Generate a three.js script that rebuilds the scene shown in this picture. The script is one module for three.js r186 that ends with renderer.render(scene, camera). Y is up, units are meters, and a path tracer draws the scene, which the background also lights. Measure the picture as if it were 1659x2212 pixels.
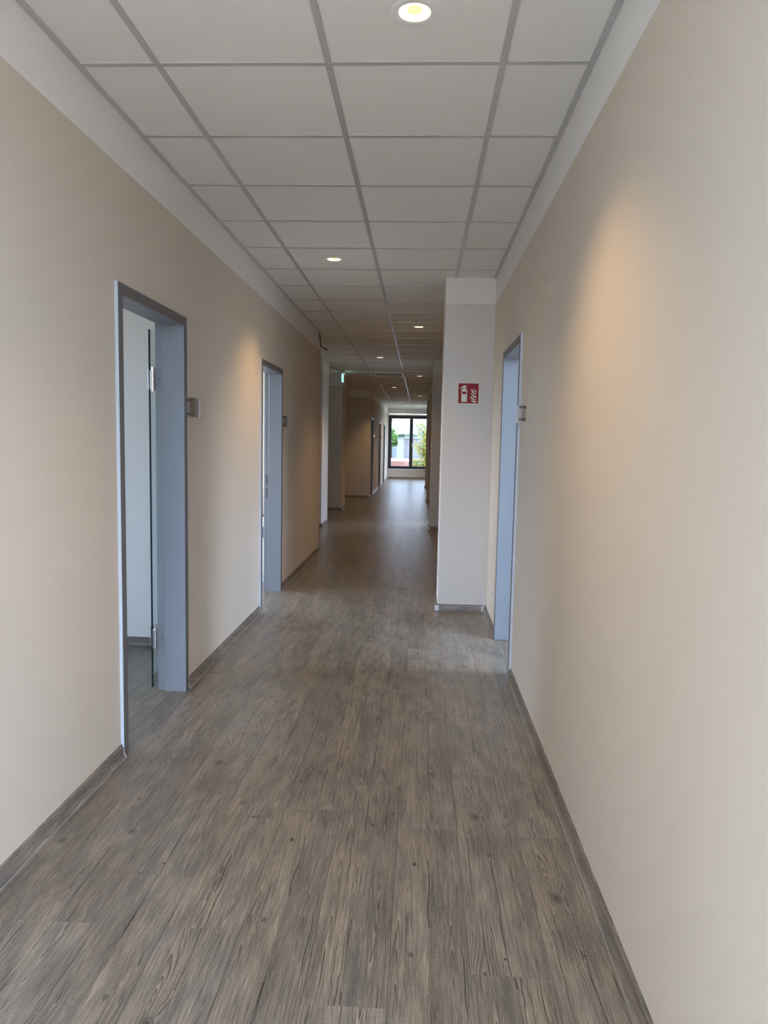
import * as THREE from 'three';
import { mergeGeometries } from 'three/addons/utils/BufferGeometryUtils.js';
import { RectAreaLightUniformsLib } from 'three/addons/lights/RectAreaLightUniformsLib.js';
import { RoundedBoxGeometry } from 'three/addons/geometries/RoundedBoxGeometry.js';
import { createNoise2D, createNoise3D } from 'simplex-noise';

// ------------------------------------------------------------------ camera
const EYE = 1.415, H = 2.767;                     // lens height, ceiling height
const scene = new THREE.Scene();
const camera = new THREE.PerspectiveCamera(2 * Math.atan(1106 / 1576) * 180 / Math.PI, 1659 / 2212, 0.05, 2000);
camera.position.set(0, EYE, 0);
camera.rotation.set(-0.0946, 0.0478, 0.0200, 'YXZ');
scene.add(camera);

const renderer = new THREE.WebGLRenderer();
renderer.toneMapping = THREE.LinearToneMapping;
renderer.toneMappingExposure = 2.3;
renderer.shadowMap.enabled = true;
RectAreaLightUniformsLib.init();

function seeded(s) { return () => { s |= 0; s = s + 0x6D2B79F5 | 0; let t = Math.imul(s ^ s >>> 15, 1 | s); t = t + Math.imul(t ^ t >>> 7, 61 | t) ^ t; return ((t ^ t >>> 14) >>> 0) / 4294967296; }; }
const rnd = seeded(7);

// ------------------------------------------------------------------ sky: bright broken overcast
{
  const W = 512, Hh = 256, data = new Float32Array(W * Hh * 4), n3 = createNoise3D(seeded(11));
  const ZENITH = 15.5, SKY_AT = 26;
  for (let j = 0; j < Hh; j++) for (let i = 0; i < W; i++) {
    const el = ((j + 0.5) / Hh - 0.5) * Math.PI, az = (i + 0.5) / W * Math.PI * 2;
    const o = (j * W + i) * 4;
    if (el <= 0) { data[o] = 2.4; data[o + 1] = 2.15; data[o + 2] = 1.75; data[o + 3] = 1; continue; }
    const x = Math.cos(el) * Math.cos(az), y = Math.sin(el), z = Math.cos(el) * Math.sin(az);
    let c = 0, a = 0.5, f = 2.2;
    for (let k = 0; k < 4; k++) { c += a * n3(x * f + SKY_AT, y * f * 2.2, z * f - SKY_AT); a *= 0.5; f *= 2.1; }
    const cs = Math.min(1, Math.max(0, 0.66 + 1.5 * c)), cloud = cs * cs * (3 - 2 * cs), L = ZENITH * (1 + 2 * y) / 3;
    const blue = [0.26, 0.42, 0.64], grey = [0.79, 0.955, 1.24];
    for (let k = 0; k < 3; k++) data[o + k] = L * (blue[k] * (1 - cloud) + grey[k] * cloud);
    data[o + 3] = 1;
  }
  const t = new THREE.DataTexture(data, W, Hh, THREE.RGBAFormat, THREE.FloatType);
  t.mapping = THREE.EquirectangularReflectionMapping; t.magFilter = THREE.LinearFilter; t.minFilter = THREE.LinearFilter;
  t.wrapS = THREE.RepeatWrapping; t.needsUpdate = true;
  scene.background = t;
}

// ------------------------------------------------------------------ helpers
const used = {};
function numbered(name) { const n = used[name] = (used[name] ?? -1) + 1; return n ? name + '_' + String(n).padStart(3, '0') : name; }
function tag(o, label, category, group, kind) { if (label) o.userData.label = label; if (category) o.userData.category = category; if (group) o.userData.group = group; if (kind) o.userData.kind = kind; return o; }
function shade(o) { o.castShadow = true; o.receiveShadow = true; return o; }
function group(name, label, category, pos = [0, 0, 0], grp, kind) { const g = new THREE.Group(); g.name = numbered(name); g.position.set(...pos); scene.add(g); return tag(g, label, category, grp, kind); }
function part(name, geo, mat, parent, label) { const m = shade(new THREE.Mesh(geo, mat)); m.name = name; parent.add(m); if (label) m.userData.label = label; return m; }
function single(name, geo, mat, label, category, grp, kind) { const m = shade(new THREE.Mesh(geo, mat)); m.name = numbered(name); scene.add(m); return tag(m, label, category, grp, kind); }

// uv in metres by the face's main axis
function metreUV(g, s = 1) {
  if (g.index) g = g.toNonIndexed();
  const p = g.attributes.position, n = g.attributes.normal, uv = new Float32Array(p.count * 2);
  for (let i = 0; i < p.count; i++) {
    const ax = Math.abs(n.getX(i)), ay = Math.abs(n.getY(i)), az = Math.abs(n.getZ(i));
    const x = p.getX(i), y = p.getY(i), z = p.getZ(i);
    const [u, v] = ax >= ay && ax >= az ? [z, y] : ay >= az ? [x, z] : [x, y];
    uv[2 * i] = u * s; uv[2 * i + 1] = v * s;
  }
  g.setAttribute('uv', new THREE.BufferAttribute(uv, 2));
  return g;
}
function box(x0, x1, y0, y1, z0, z1) {
  const g = new THREE.BoxGeometry(Math.abs(x1 - x0), Math.abs(y1 - y0), Math.abs(z1 - z0));
  g.translate((x0 + x1) / 2, (y0 + y1) / 2, (z0 + z1) / 2);
  return metreUV(g);
}
function rbox(x0, x1, y0, y1, z0, z1, r = 0.004, seg = 2) {
  const g = new RoundedBoxGeometry(Math.abs(x1 - x0), Math.abs(y1 - y0), Math.abs(z1 - z0), seg, r);
  g.translate((x0 + x1) / 2, (y0 + y1) / 2, (z0 + z1) / 2);
  return metreUV(g);
}
const merge = (list) => mergeGeometries(list.map((g) => g.index ? g.toNonIndexed() : g), false);
// polygon [[a,b],...] swept along one axis; 'y': (a,b)=(x,z), 'z': (a,b)=(x,y), 'x': (a,b)=(z,y)
function sweep(poly, axis, from, to) {
  const s = new THREE.Shape(poly.map(([a, b]) => new THREE.Vector2(a, b)));
  const g = new THREE.ExtrudeGeometry(s, { depth: to - from, bevelEnabled: false });
  const m = new THREE.Matrix4();
  if (axis === 'z') m.makeTranslation(0, 0, from);
  else if (axis === 'y') m.set(1, 0, 0, 0, 0, 0, 1, from, 0, 1, 0, 0, 0, 0, 0, 1);
  else m.set(0, 0, 1, from, 0, 1, 0, 0, 1, 0, 0, 0, 0, 0, 0, 1);
  g.applyMatrix4(m);
  if (m.determinant() < 0) {                       // keep outward winding
    const p = g.attributes.position, n = g.attributes.normal;
    for (let i = 0; i < p.count; i += 3) for (const a of [p, n]) { const t = [a.getX(i), a.getY(i), a.getZ(i)]; a.setXYZ(i, a.getX(i + 2), a.getY(i + 2), a.getZ(i + 2)); a.setXYZ(i + 2, ...t); }
  }
  return metreUV(g);
}
function cyl(r, a, b, seg = 20) {                  // closed cylinder between two points
  const A = new THREE.Vector3(...a), B = new THREE.Vector3(...b), d = B.clone().sub(A);
  const g = new THREE.CylinderGeometry(r, r, d.length(), seg);
  g.applyQuaternion(new THREE.Quaternion().setFromUnitVectors(new THREE.Vector3(0, 1, 0), d.normalize()));
  g.translate((a[0] + b[0]) / 2, (a[1] + b[1]) / 2, (a[2] + b[2]) / 2);
  return g.toNonIndexed();
}
// a wall slab across x (thin in x) or z with rectangular openings [from, to, bottom, top]
function wallAlong(axis, c0, c1, a0, a1, y0, y1, openings = []) {
  const lo = Math.min(a0, a1), hi = Math.max(a0, a1), out = [];
  const put = (p, q, b, t) => { if (q - p > 1e-4 && t - b > 1e-4) out.push(axis === 'z' ? box(c0, c1, b, t, p, q) : box(p, q, b, t, c0, c1)); };
  let at = lo;
  for (const [f, t, b, u] of [...openings].map(([f, t, b, u]) => [Math.min(f, t), Math.max(f, t), b, u]).sort((m, n) => m[0] - n[0])) {
    put(at, f, y0, y1); put(f, t, y0, Math.min(Math.max(b, y0), y1)); put(f, t, Math.max(Math.min(u, y1), y0), y1); at = t;
  }
  put(at, hi, y0, y1);
  return out;
}

// ------------------------------------------------------------------ textures
const TEX = {};
{ // weathered grey pine planks: eight different prints side by side, each 0.2185 m x 1.19 m
  const S = 2048, N = 8, PW = 0.2185, PL = 1.19, col = new Uint8Array(S * S * 4), bmp = new Uint8Array(S * S * 4);
  const n2 = createNoise2D(seeded(3)), r = seeded(23), w = S / N;
  for (let k = 0; k < N; k++) {
    const boards = [0, 1].map(() => ({ s0: PW * (0.15 + 0.3 * r()), k1: 170 + 160 * r(), k2: (r() < 0.5 ? -1 : 1) * (5 + 6 * r()), warm: r() - 0.5, tone: 0.94 + 0.12 * r() }));
    boards[1].s0 += PW * 0.42;
    const split = PW * (0.42 + 0.16 * r()), knots = [], cracks = [];
    const nk = 1 + Math.floor(r() * 2.2);
    for (let i = 0; i < nk; i++) knots.push({ s: PW * (0.08 + 0.84 * r()), t: PL * (0.04 + 0.92 * r()), a: 0.003 + 0.005 * r(), dark: r() < 0.6, w: r() * 50 });
    if (k % 2 === 0 || k === 5) knots.push({ s: PW * (0.2 + 0.6 * r()), t: PL * (0.15 + 0.7 * r()), a: 0.012 + 0.008 * r(), dark: false, w: r() * 50 });
    for (let i = 0; i < 6; i++) cracks.push({ s: PW * r(), t: PL * (r() * 1.1 - 0.1), l: 0.15 + 0.55 * r(), w: 0.00035 + 0.0006 * r(), sl: (r() - 0.5) * 0.03 });
    const o1 = k * 37.3, o2 = k * 11.9;
    for (let j = 0; j < S; j++) {
      const t = (j + 0.5) / S * PL;
      for (let i = 0; i < w; i++) {
        const s = (i + 0.5) / w * PW;
        const edge = split + 0.004 * n2(t * 3 + o1, 5.5), b = boards[s < edge ? 0 : 1];
        const sw = s + 0.008 * n2(t * 1.3 + o1, s * 5 + o2) + 0.0018 * n2(t * 5 + o2, s * 16);
        const ds = sw - b.s0 - 0.02 * n2(t * 1.1 + o2, 3.1 + o1);
        let f = b.k1 * Math.sqrt(ds * ds + 0.00006) + b.k2 * t + 1.1 * n2(s * 14 + o1, t * 1.6), inKnot = 0, halo = 0;
        for (const q of knots) {
          const wob = 1 + 0.22 * n2(Math.atan2(t - q.t, s - q.s) * 1.2 + q.w, q.w), dx = (s - q.s) / q.a, dt = (t - q.t) / (q.a * 1.25), d2 = (dx * dx + dt * dt * 0.9) * wob, dl = dx * dx * 0.35 + dt * dt * 0.035;
          f += (q.a > 0.011 ? 4.2 : 2.2) * Math.exp(-dl) * (dx > 0 ? 1 : -1) * Math.min(1, Math.abs(dx));
          if (d2 < 1) inKnot = Math.max(inKnot, (q.a < 0.006 ? 1.1 : q.dark ? 0.72 : q.a > 0.011 ? (d2 < 0.3 ? 0.62 : 0.18) : 0.42) + 0.13 * Math.sin(Math.sqrt(d2) * (q.a > 0.011 ? 26 : 17) + q.w) + (d2 > 0.78 ? 0.5 : 0));
          else if (d2 < 2.2) halo = Math.max(halo, (2.2 - d2) / (q.a > 0.011 ? 4 : 1.2));
        }
        const ring = f - Math.floor(f), late = Math.pow(ring, 4) * (1 - Math.pow(ring, 30)) * 1.2;     // sharp dark latewood lines
        const presence = Math.min(1, Math.max(0, 0.42 + 0.75 * n2(s * 9 + o2, t * 1.7 + o1)));
        const fibre = n2(s * 950 + o1, t * 13), fibre2 = n2(s * 330 + o2, t * 5.5), streak = n2(s * 75 + o1, t * 1.9 + o2), blotch = n2(s * 13 + o1 * 2, t * 4.2 + o2), speck = n2(s * 700, t * 420 + o1);
        let v = 1 + 0.13 * fibre + 0.09 * fibre2 + 0.06 * streak + 0.06 * blotch + 0.075 * speck + 0.06 * n2(s * 520 + o2, t * 90 + o1);
        v = 1 + (v - 1) * 1.35;
        v *= b.tone * (1 - 0.52 * late * presence) * (1 + 0.22 * (0.5 - ring) * presence);
        let dark = Math.max(0, n2(s * 170 + o2, t * 3.2 + 40 + o1) - 0.66) * 1.3;                          // short weathered checks
        if (Math.abs(s - edge) < 0.0011 && n2(t * 2.4 + o1, 9.7) > -0.35) dark = Math.max(dark, 0.55);
        for (const c of cracks) if (t > c.t && t < c.t + c.l) { const u = (t - c.t) / c.l, sc = c.s + c.sl * u + 0.003 * n2(t * 9 + c.s * 400, 1.3); const e = Math.abs(s - sc) / (c.w * Math.sin(Math.PI * u) + 1e-5); if (e < 1.6) dark = Math.max(dark, Math.min(1, 1.6 - e) * 0.62); }
        v *= 1 - Math.min(0.8, dark);
        v *= 1 - 0.55 * Math.max(0, Math.min(1, inKnot)) - 0.22 * halo;
        const tint = 0.012 * (blotch + b.warm) + 0.012 * n2(s * 5 + o2, t * 1.3 + 70 + o1);
        const p = (j * S + k * w + i) * 4, base = 117 * v;
        col[p] = Math.max(0, Math.min(255, base * (1.03 + tint))); col[p + 1] = Math.max(0, Math.min(255, base * 0.962)); col[p + 2] = Math.max(0, Math.min(255, base * (0.872 - tint))); col[p + 3] = 255;
        const h = Math.max(0, Math.min(255, 200 + 22 * fibre + 14 * fibre2 - 110 * late * presence - 150 * dark - 60 * Math.max(0, inKnot) * 0.5));
        bmp[p] = bmp[p + 1] = bmp[p + 2] = h; bmp[p + 3] = 255;
      }
    }
  }
  const mk = (d, srgb) => { const t = new THREE.DataTexture(d, S, S); t.magFilter = THREE.LinearFilter; t.minFilter = THREE.LinearMipmapLinearFilter; t.generateMipmaps = true; t.wrapS = t.wrapT = THREE.RepeatWrapping; if (srgb) t.colorSpace = THREE.SRGBColorSpace; t.needsUpdate = true; return t; };
  TEX.wood = mk(col, true); TEX.woodBump = mk(bmp, false);
}
function noiseTex(S, fn, srgb) {
  const d = new Uint8Array(S * S * 4);
  for (let j = 0; j < S; j++) for (let i = 0; i < S; i++) { const c = fn(i / S, j / S), p = (j * S + i) * 4; for (let k = 0; k < 3; k++) d[p + k] = Math.max(0, Math.min(255, c[k] ?? c)); d[p + 3] = 255; }
  const t = new THREE.DataTexture(d, S, S); t.magFilter = THREE.LinearFilter; t.wrapS = t.wrapT = THREE.RepeatWrapping; if (srgb) t.colorSpace = THREE.SRGBColorSpace; t.needsUpdate = true; return t;
}
const loop3 = createNoise3D(seeded(5));
const tile2 = (u, v, f, z = 0) => { const a = u * 2 * Math.PI, b = v * 2 * Math.PI; return 0.5 * (loop3(Math.cos(a) * f / 6.3, Math.sin(a) * f / 6.3 + z, Math.cos(b) * f / 6.3) + loop3(Math.sin(b) * f / 6.3, Math.cos(a) * f / 6.3 - z, Math.sin(a + 1) * f / 6.3)); };
TEX.plaster = noiseTex(512, (u, v) => { const c = 128 + 60 * tile2(u, v, 190) + 45 * tile2(u, v, 80, 3) + 25 * tile2(u, v, 20, 9); return [c, c, c]; });
TEX.felt = noiseTex(512, (u, v) => { const c = 249 + 2.5 * tile2(u, v, 180, 2) + 2 * tile2(u, v, 60, 6); return [c, c, c]; }, true);

// ------------------------------------------------------------------ materials
const M = {};
const std = (o) => new THREE.MeshStandardMaterial(o), phys = (o) => new THREE.MeshPhysicalMaterial(o);
const lin = (r, g, b) => new THREE.Color().setRGB(r, g, b);
M.beige = std({ color: lin(0.615, 0.548, 0.462), roughness: 0.75, bumpMap: TEX.plaster, bumpScale: 0.0004 });
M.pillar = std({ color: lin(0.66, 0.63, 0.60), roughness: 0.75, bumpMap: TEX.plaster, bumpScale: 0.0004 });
M.white = std({ color: lin(0.78, 0.77, 0.75), roughness: 0.8, bumpMap: TEX.plaster, bumpScale: 0.0004 });
M.tile = std({ color: lin(0.86, 0.845, 0.805), roughness: 0.95, map: TEX.felt });
M.tee = std({ color: lin(0.50, 0.49, 0.485), roughness: 0.28, metalness: 0.0 });
M.wood = std({ color: 0xffffff, map: TEX.wood, roughness: 0.28, bumpMap: TEX.woodBump, bumpScale: 0.0009 });
M.baseWood = std({ color: lin(0.95, 0.95, 1.0), map: TEX.wood, roughness: 0.42, bumpMap: TEX.woodBump, bumpScale: 0.0002 });
M.frame = std({ color: lin(0.205, 0.222, 0.250), roughness: 0.36 });
M.lip = std({ color: lin(0.27, 0.275, 0.28), roughness: 0.4 });
M.frameGloss = std({ color: lin(0.44, 0.475, 0.52), roughness: 0.3 });  // lighter copy of the frame paint, daylight gloss put into the colour
M.framePlate = std({ color: lin(0.135, 0.13, 0.132), roughness: 0.4 });
M.darkFrame = std({ color: lin(0.018, 0.02, 0.023), roughness: 0.4 });
M.glass = phys({ color: 0xffffff, transmission: 1, thickness: 0, roughness: 0.0, ior: 1.5 });
M.solarGlass = phys({ color: lin(0.22, 0.225, 0.23), transmission: 1, thickness: 0, roughness: 0.0, ior: 1.5 });
M.doorGlass = phys({ color: lin(0.86, 0.91, 0.90), transmission: 1, thickness: 0, roughness: 0.0, ior: 1.5 });
M.glassEdge = std({ color: lin(0.008, 0.018, 0.02), roughness: 0.2 });
M.chrome = std({ color: lin(0.72, 0.72, 0.74), roughness: 0.22, metalness: 1 });
M.darkMetal = std({ color: lin(0.16, 0.15, 0.15), roughness: 0.3, metalness: 0.9 });
M.acrylic = phys({ color: lin(0.93, 0.93, 0.94), transmission: 1, thickness: 0, roughness: 0.02, ior: 1.49 });
M.acrylicGlint = std({ color: lin(0.9, 0.9, 0.92), roughness: 0.35 });
M.black = std({ color: lin(0.01, 0.01, 0.011), roughness: 0.5 });
M.plastic = std({ color: lin(0.74, 0.74, 0.72), roughness: 0.4 });
M.silverPlastic = std({ color: lin(0.62, 0.66, 0.70), roughness: 0.3 });
M.ring = std({ color: lin(0.84, 0.83, 0.81), roughness: 0.6 });
M.dark = std({ color: lin(0.03, 0.03, 0.032), roughness: 0.6 });
M.lens = std({ color: lin(0.9, 0.82, 0.65), roughness: 0.4, emissive: lin(1.0, 0.80, 0.47), emissiveIntensity: 1.5 });
M.lensCore = std({ color: lin(0.8, 0.6, 0.4), roughness: 0.5, emissive: lin(0.9, 0.56, 0.25), emissiveIntensity: 0.62 });

// ------------------------------------------------------------------ layout numbers (metres, corridor runs along -z)
const XL = -1.296, XR = 0.586, LT = XL - 0.14, RT = XR + 0.14, TOP = H + 0.14, BAND = 2.556, ZEND = -29.3, ZREC = -9.40, ZREC2 = -18.62, XREC = -2.02, ZLOB = 0.9975, ZLOB_R = -0.2525;
const GRID_X = [-0.989, -0.364, 0.261], GZ = (j) => -2.7525 - 0.625 * j;
const DOOR_H = 2.069;
const DOORS = {
  d1: { side: -1, x: XL, z0: -3.072, z1: -3.980 }, d2: { side: -1, x: XL, z0: -5.862, z1: -6.772 }, d3: { side: 1, x: XR, z0: -4.385, z1: -5.300 },
  d4: { side: 1, x: XR, z0: -12.75, z1: -13.66 }, d5: { side: -1, x: XL, z0: -19.02, z1: -19.93 }, d6: { side: -1, x: XL, z0: -22.75, z1: -23.66 }, d7: { side: -1, x: XL, z0: -25.55, z1: -26.46 },
};
const hole = (d, grow = -0.03) => [d.z0 + grow, d.z1 - grow, -0.05, DOOR_H + grow];
const structure = (name, geos, mat, label, category) => single(name, Array.isArray(geos) ? merge(geos) : geos, mat, label, category, null, 'structure');

// ------------------------------------------------------------------ walls
structure('wall_left', [...wallAlong('z', LT, XL, ZLOB, ZREC, -0.05, BAND, [hole(DOORS.d1), hole(DOORS.d2)])], M.beige, 'long beige plastered corridor wall with two grey-framed doorways', 'wall');
structure('wall_left_far', wallAlong('z', LT, XL, ZREC2 - 0.15, ZEND, -0.05, BAND, [DOORS.d5, DOORS.d6, DOORS.d7].map((d) => hole(d))), M.beige, 'beige wall with three doors leading up to the end window', 'wall');
structure('wall_right', wallAlong('z', XR, RT, ZLOB_R, ZEND, -0.05, BAND, [hole(DOORS.d3), hole(DOORS.d4), [-26.3, -27.4, 0.08, 2.5]]), M.beige, 'long plain beige wall opposite the two doorways, running behind the pillars', 'wall');  // last opening is added, out of sight, to light the far left wall
structure('wall_recess', [...wallAlong('z', XREC - 0.15, XREC, ZREC, ZREC2, -0.05, BAND), box(XREC - 0.15, LT, -0.05, BAND, ZREC, ZREC + 0.1), box(XREC - 0.15, XL, -0.05, BAND, ZREC2, ZREC2 - 0.15)], M.beige, 'beige wall of the recess behind the two pilasters', 'wall');
structure('wall_end', wallAlong('x', ZEND, ZEND - 0.3, XL - 0.2, RT, -0.05, BAND, [[-1.285, 0.56, 0.38, 2.50]]), M.beige, 'beige end wall under and above the dark-framed window', 'wall');
// white painted strip along the top of every wall
structure('trim_1', wallAlong('z', LT, XL, ZLOB, ZREC, BAND, TOP), M.white, 'white painted strip along the top of the long beige wall with two doorways', 'trim');
structure('trim_2', wallAlong('z', XR, RT, ZLOB_R, ZEND, BAND, TOP), M.white, 'white painted strip along the top of the wall behind the pillars', 'trim');
structure('trim_3', [...wallAlong('z', XREC - 0.15, XREC, ZREC, ZREC2, BAND, TOP), box(XREC - 0.15, LT, BAND, TOP, ZREC, ZREC + 0.1), box(XREC - 0.15, XL, BAND, TOP, ZREC2, ZREC2 - 0.15)], M.white, 'white painted strip along the top of the recess wall', 'trim');
structure('trim_4', wallAlong('z', LT, XL, ZREC2 - 0.15, ZEND, BAND, TOP), M.white, 'white painted strip above the three far doors', 'trim');
structure('trim_5', box(XL - 0.2, RT, BAND + 0.03, TOP, ZEND, ZEND - 0.3), M.white, 'white painted strip above the end window', 'trim');

// pillars on the right, pilasters in the recess on the left
function pillar(x0, x1, z0, z1, mat, label) {
  const g = group('pillar', label, 'pillar', [0, 0, 0], null, 'structure');
  part('shaft', rbox(x0, x1, -0.02, BAND, z0, z1, 0.004), mat, g);
  part('top_strip', rbox(x0, x1, BAND, TOP, z0, z1, 0.004), M.white, g, 'white painted top of the pillar');
  return g;
}
const PILLARS = [[-6.136, 'pale pillar carrying the red fire extinguisher sign'], [-12.00, 'second pale pillar, behind the one with the fire extinguisher sign'], [-17.60, 'third pale pillar along the wall towards the end window'], [-23.35, 'last pale pillar before the end window']];
for (const [z, label] of PILLARS) pillar(0.178, XR + 0.01, z, z - 0.42, M.pillar, label);
pillar(XREC - 0.01, -1.61, -11.95, -12.75, M.pillar, 'pale pilaster nearest the end of the long beige wall');
pillar(XREC - 0.01, -1.61, -14.95, -15.75, M.beige, 'darker pilaster beside the hanging exit sign');

// ------------------------------------------------------------------ rooms beyond the doors and an added glazed foyer behind the camera
const SLAB = M.white;
structure('slab_above', [box(-5.4, RT - 0.001, TOP, TOP + 0.2, ZLOB - 0.12, ZEND - 0.3), box(RT, 2.6, TOP, TOP + 0.2, -6.9, ZEND - 0.3)], SLAB, 'white concrete slab above the corridor ceiling', 'slab');
const OX = -4.6, RX = 2.2, RAISED_H = 5.2;  // last value: unseen room made extra tall to let steep daylight in
// left rooms
structure('wall_room_one', [box(OX, LT, -0.05, TOP, -4.81, -4.93), box(OX, LT, -0.05, TOP, -1.90, -1.78)], M.white, 'white cross wall of the office behind the open glass door', 'wall');
structure('wall_outer_one', wallAlong('z', OX - 0.25, OX, -1.78, -9.40, -0.05, TOP, [[-2.05, -3.15, 0.75, 2.55], [-5.15, -9.1, 0.75, 2.55]]), M.white, 'outer wall of the offices with wide windows', 'wall');
structure('wall_room_two', [box(OX, XREC - 0.15, -0.05, TOP, -9.28, -9.40)], M.white, 'white far wall of the office with the wrapped cushion', 'wall');
// right rooms
structure('wall_room_three', [box(RT, RX, -0.05, RAISED_H, -6.9, -7.0), box(RT, RX, -0.05, RAISED_H, -2.3, -2.2), box(XR, RT, TOP, RAISED_H, -2.2, -7.0), box(XR, RX + 0.25, RAISED_H, RAISED_H + 0.2, -2.2, -7.0), box(RT, RX, -0.05, TOP, -10.6, -10.7), box(RT, RX, -0.05, TOP, -16.0, -16.1)], M.white, 'white cross walls of the rooms behind the pillar side', 'wall');
structure('wall_outer_three', [...wallAlong('z', RX, RX + 0.25, -2.2, -7.0, -0.05, RAISED_H, [[-3.25, -4.60, 0.3, 3.5]]), ...wallAlong('z', RX, RX + 0.25, -7.0, -16.1, -0.05, TOP, [[-13.5, -15.8, 0.06, 2.74]])], M.white, 'outer wall with wide windows on the pillar side', 'wall');
structure('wall_lining', [box(LT - 0.012, LT, -0.05, TOP, -1.78, -3.03), box(LT - 0.012, LT, -0.05, TOP, -4.03, -5.82), box(LT - 0.012, LT, -0.05, TOP, -6.82, -9.28), box(RT, RT + 0.012, -0.05, TOP, -2.2, -4.34), box(RT, RT + 0.012, -0.05, TOP, -5.35, -6.9)], M.white, 'white painted room sides of the corridor walls', 'wall');
// added unseen foyer behind the camera, height and glazing shaped for the daylight
const FXL = -4.2, FXR = 3.4, FZ = 5.6, FH = 5.6, FG = 5.3;
structure('wall_added_foyer', [box(FXL - 0.2, LT, -0.05, FH, ZLOB, ZLOB - 0.12), box(LT, RT, TOP, FH, ZLOB, ZLOB - 0.12), box(XR, RT, TOP, FH, ZLOB, ZLOB_R - 0.12), box(XR, RT, H, TOP, ZLOB, ZLOB_R), box(RT, FXR + 0.2, -0.05, FH, ZLOB_R - 0.12, ZLOB_R), ...wallAlong('z', FXL - 0.2, FXL, ZLOB, FZ + 0.2, -0.05, FH, [[3.0, FZ - 0.2, 0.5, FG]]), ...wallAlong('z', FXR, FXR + 0.2, ZLOB_R, FZ + 0.2, -0.05, FH, [[0.2, FZ - 0.2, 0.5, FG]]), ...wallAlong('x', FZ, FZ + 0.2, FXL, FXR, -0.05, FH, [[-2.0, FXR - 0.2, 0.5, FG]])], M.white, 'white piers and lintels of the added glazed foyer', 'wall');
structure('added_foyer_ceiling', box(FXL - 0.2, FXR + 0.2, FH, FH + 0.2, FZ + 0.2, ZLOB_R - 0.12), M.white, 'white ceiling of the added high foyer', 'ceiling');
structure('floor_foyer_bounce', box(FXL, FXR, -0.0035, -0.0005, FZ, ZLOB), std({ color: lin(0.38, 0.34, 0.285), roughness: 0.4 }), 'pale floor added in the unseen foyer to bounce daylight up', 'floor');  // pale surface added to bounce daylight onto the near ceiling
let windowNo = 0;
function windowBand(axis, c, a0, a1, y0, y1, n, mat, glass, label, deep = 0.07) {
  const g = group('window_' + (++windowNo), label, 'window', [0, 0, 0], null, 'structure'), w = 0.05;
  const at = (p, q, b, t, d = deep) => axis === 'z' ? box(c - d / 2, c + d / 2, b, t, p, q) : box(p, q, b, t, c - d / 2, c + d / 2);
  part('window_frame', merge([at(a0, a1, y0, y0 + w), at(a0, a1, y1 - w, y1), at(a0, a0 + w, y0 + w, y1 - w), at(a1 - w, a1, y0 + w, y1 - w)]), mat, g);
  for (let k = 1; k < n; k++) { const m = a0 + (a1 - a0) * k / n; part('mullion', at(m - w / 2, m + w / 2, y0 + w, y1 - w), mat, g); }
  for (let k = 0; k < n; k++) {
    const p = a0 + (a1 - a0) * k / n + w / 2, q = a0 + (a1 - a0) * (k + 1) / n - w / 2, pl = new THREE.PlaneGeometry(q - p, y1 - y0 - 2 * w);
    if (axis === 'z') pl.rotateY(Math.PI / 2);
    pl.translate(axis === 'z' ? c : (p + q) / 2, (y0 + y1) / 2, axis === 'z' ? (p + q) / 2 : c);
    part('pane', pl, glass, g);
  }
  return g;
}

// ------------------------------------------------------------------ end window (dark frame, two sashes)
{
  const g = group('window_' + (++windowNo), 'dark grey framed two-part window at the end of the corridor', 'window', [0, 0, 0], null, 'structure');
  const x0 = -1.285, x1 = 0.56, y0 = 0.385, y1 = 2.50, z = ZEND - 0.09, fr = (a, b, c, d, e = 0.08) => rbox(a, b, c, d, z - e / 2, z + e / 2, 0.006, 1);
  part('outer_frame', merge([fr(x0, x1, y0, y0 + 0.06), fr(x0, x1, y1 - 0.06, y1), fr(x0, x0 + 0.05, y0 + 0.06, y1 - 0.06), fr(x1 - 0.05, x1, y0 + 0.06, y1 - 0.06)]), M.darkFrame, g);
  const mid = -0.375;
  for (const [a, b, hand] of [[x0 + 0.05, mid, 0], [mid, x1 - 0.05, 1]]) {
    const s = part('sash', merge([fr(a, b, y0 + 0.06, y0 + 0.11, 0.1), fr(a, b, y1 - 0.11, y1 - 0.06, 0.1), fr(a, a + 0.065, y0 + 0.11, y1 - 0.11, 0.1), fr(b - 0.065, b, y0 + 0.11, y1 - 0.11, 0.1)]), M.darkFrame, g);
    const pl = new THREE.PlaneGeometry(b - a - 0.13, y1 - y0 - 0.22); pl.translate((a + b) / 2, (y0 + y1) / 2, z);
    part('pane', pl, M.solarGlass, s, 'slightly tinted window pane');
    if (hand) part('handle', merge([rbox(a + 0.02, a + 0.05, 1.30, 1.37, z + 0.05, z + 0.062, 0.004), rbox(a + 0.024, a + 0.046, 1.27, 1.42, z + 0.085, z + 0.1, 0.006), cyl(0.008, [a + 0.035, 1.345, z + 0.05], [a + 0.035, 1.345, z + 0.09])]), M.plastic, s, 'pale window handle');
  }
  part('sill', rbox(x0 - 0.01, x1 + 0.01, 0.352, 0.385, ZEND - 0.05, ZEND + 0.03, 0.006), M.plastic, g, 'pale window sill');
}
windowBand('z', OX - 0.12, -3.15, -2.05, 0.75, 2.55, 2, M.plastic, M.glass, 'white framed window of the office behind the glass door');
windowBand('z', OX - 0.12, -9.1, -5.15, 0.75, 2.55, 4, M.plastic, M.glass, 'white framed window of the office with the wrapped cushion');
windowBand('z', RX + 0.12, -4.60, -3.25, 0.3, 3.5, 2, M.plastic, M.glass, 'white framed window of the room before the sign pillar');
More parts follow.
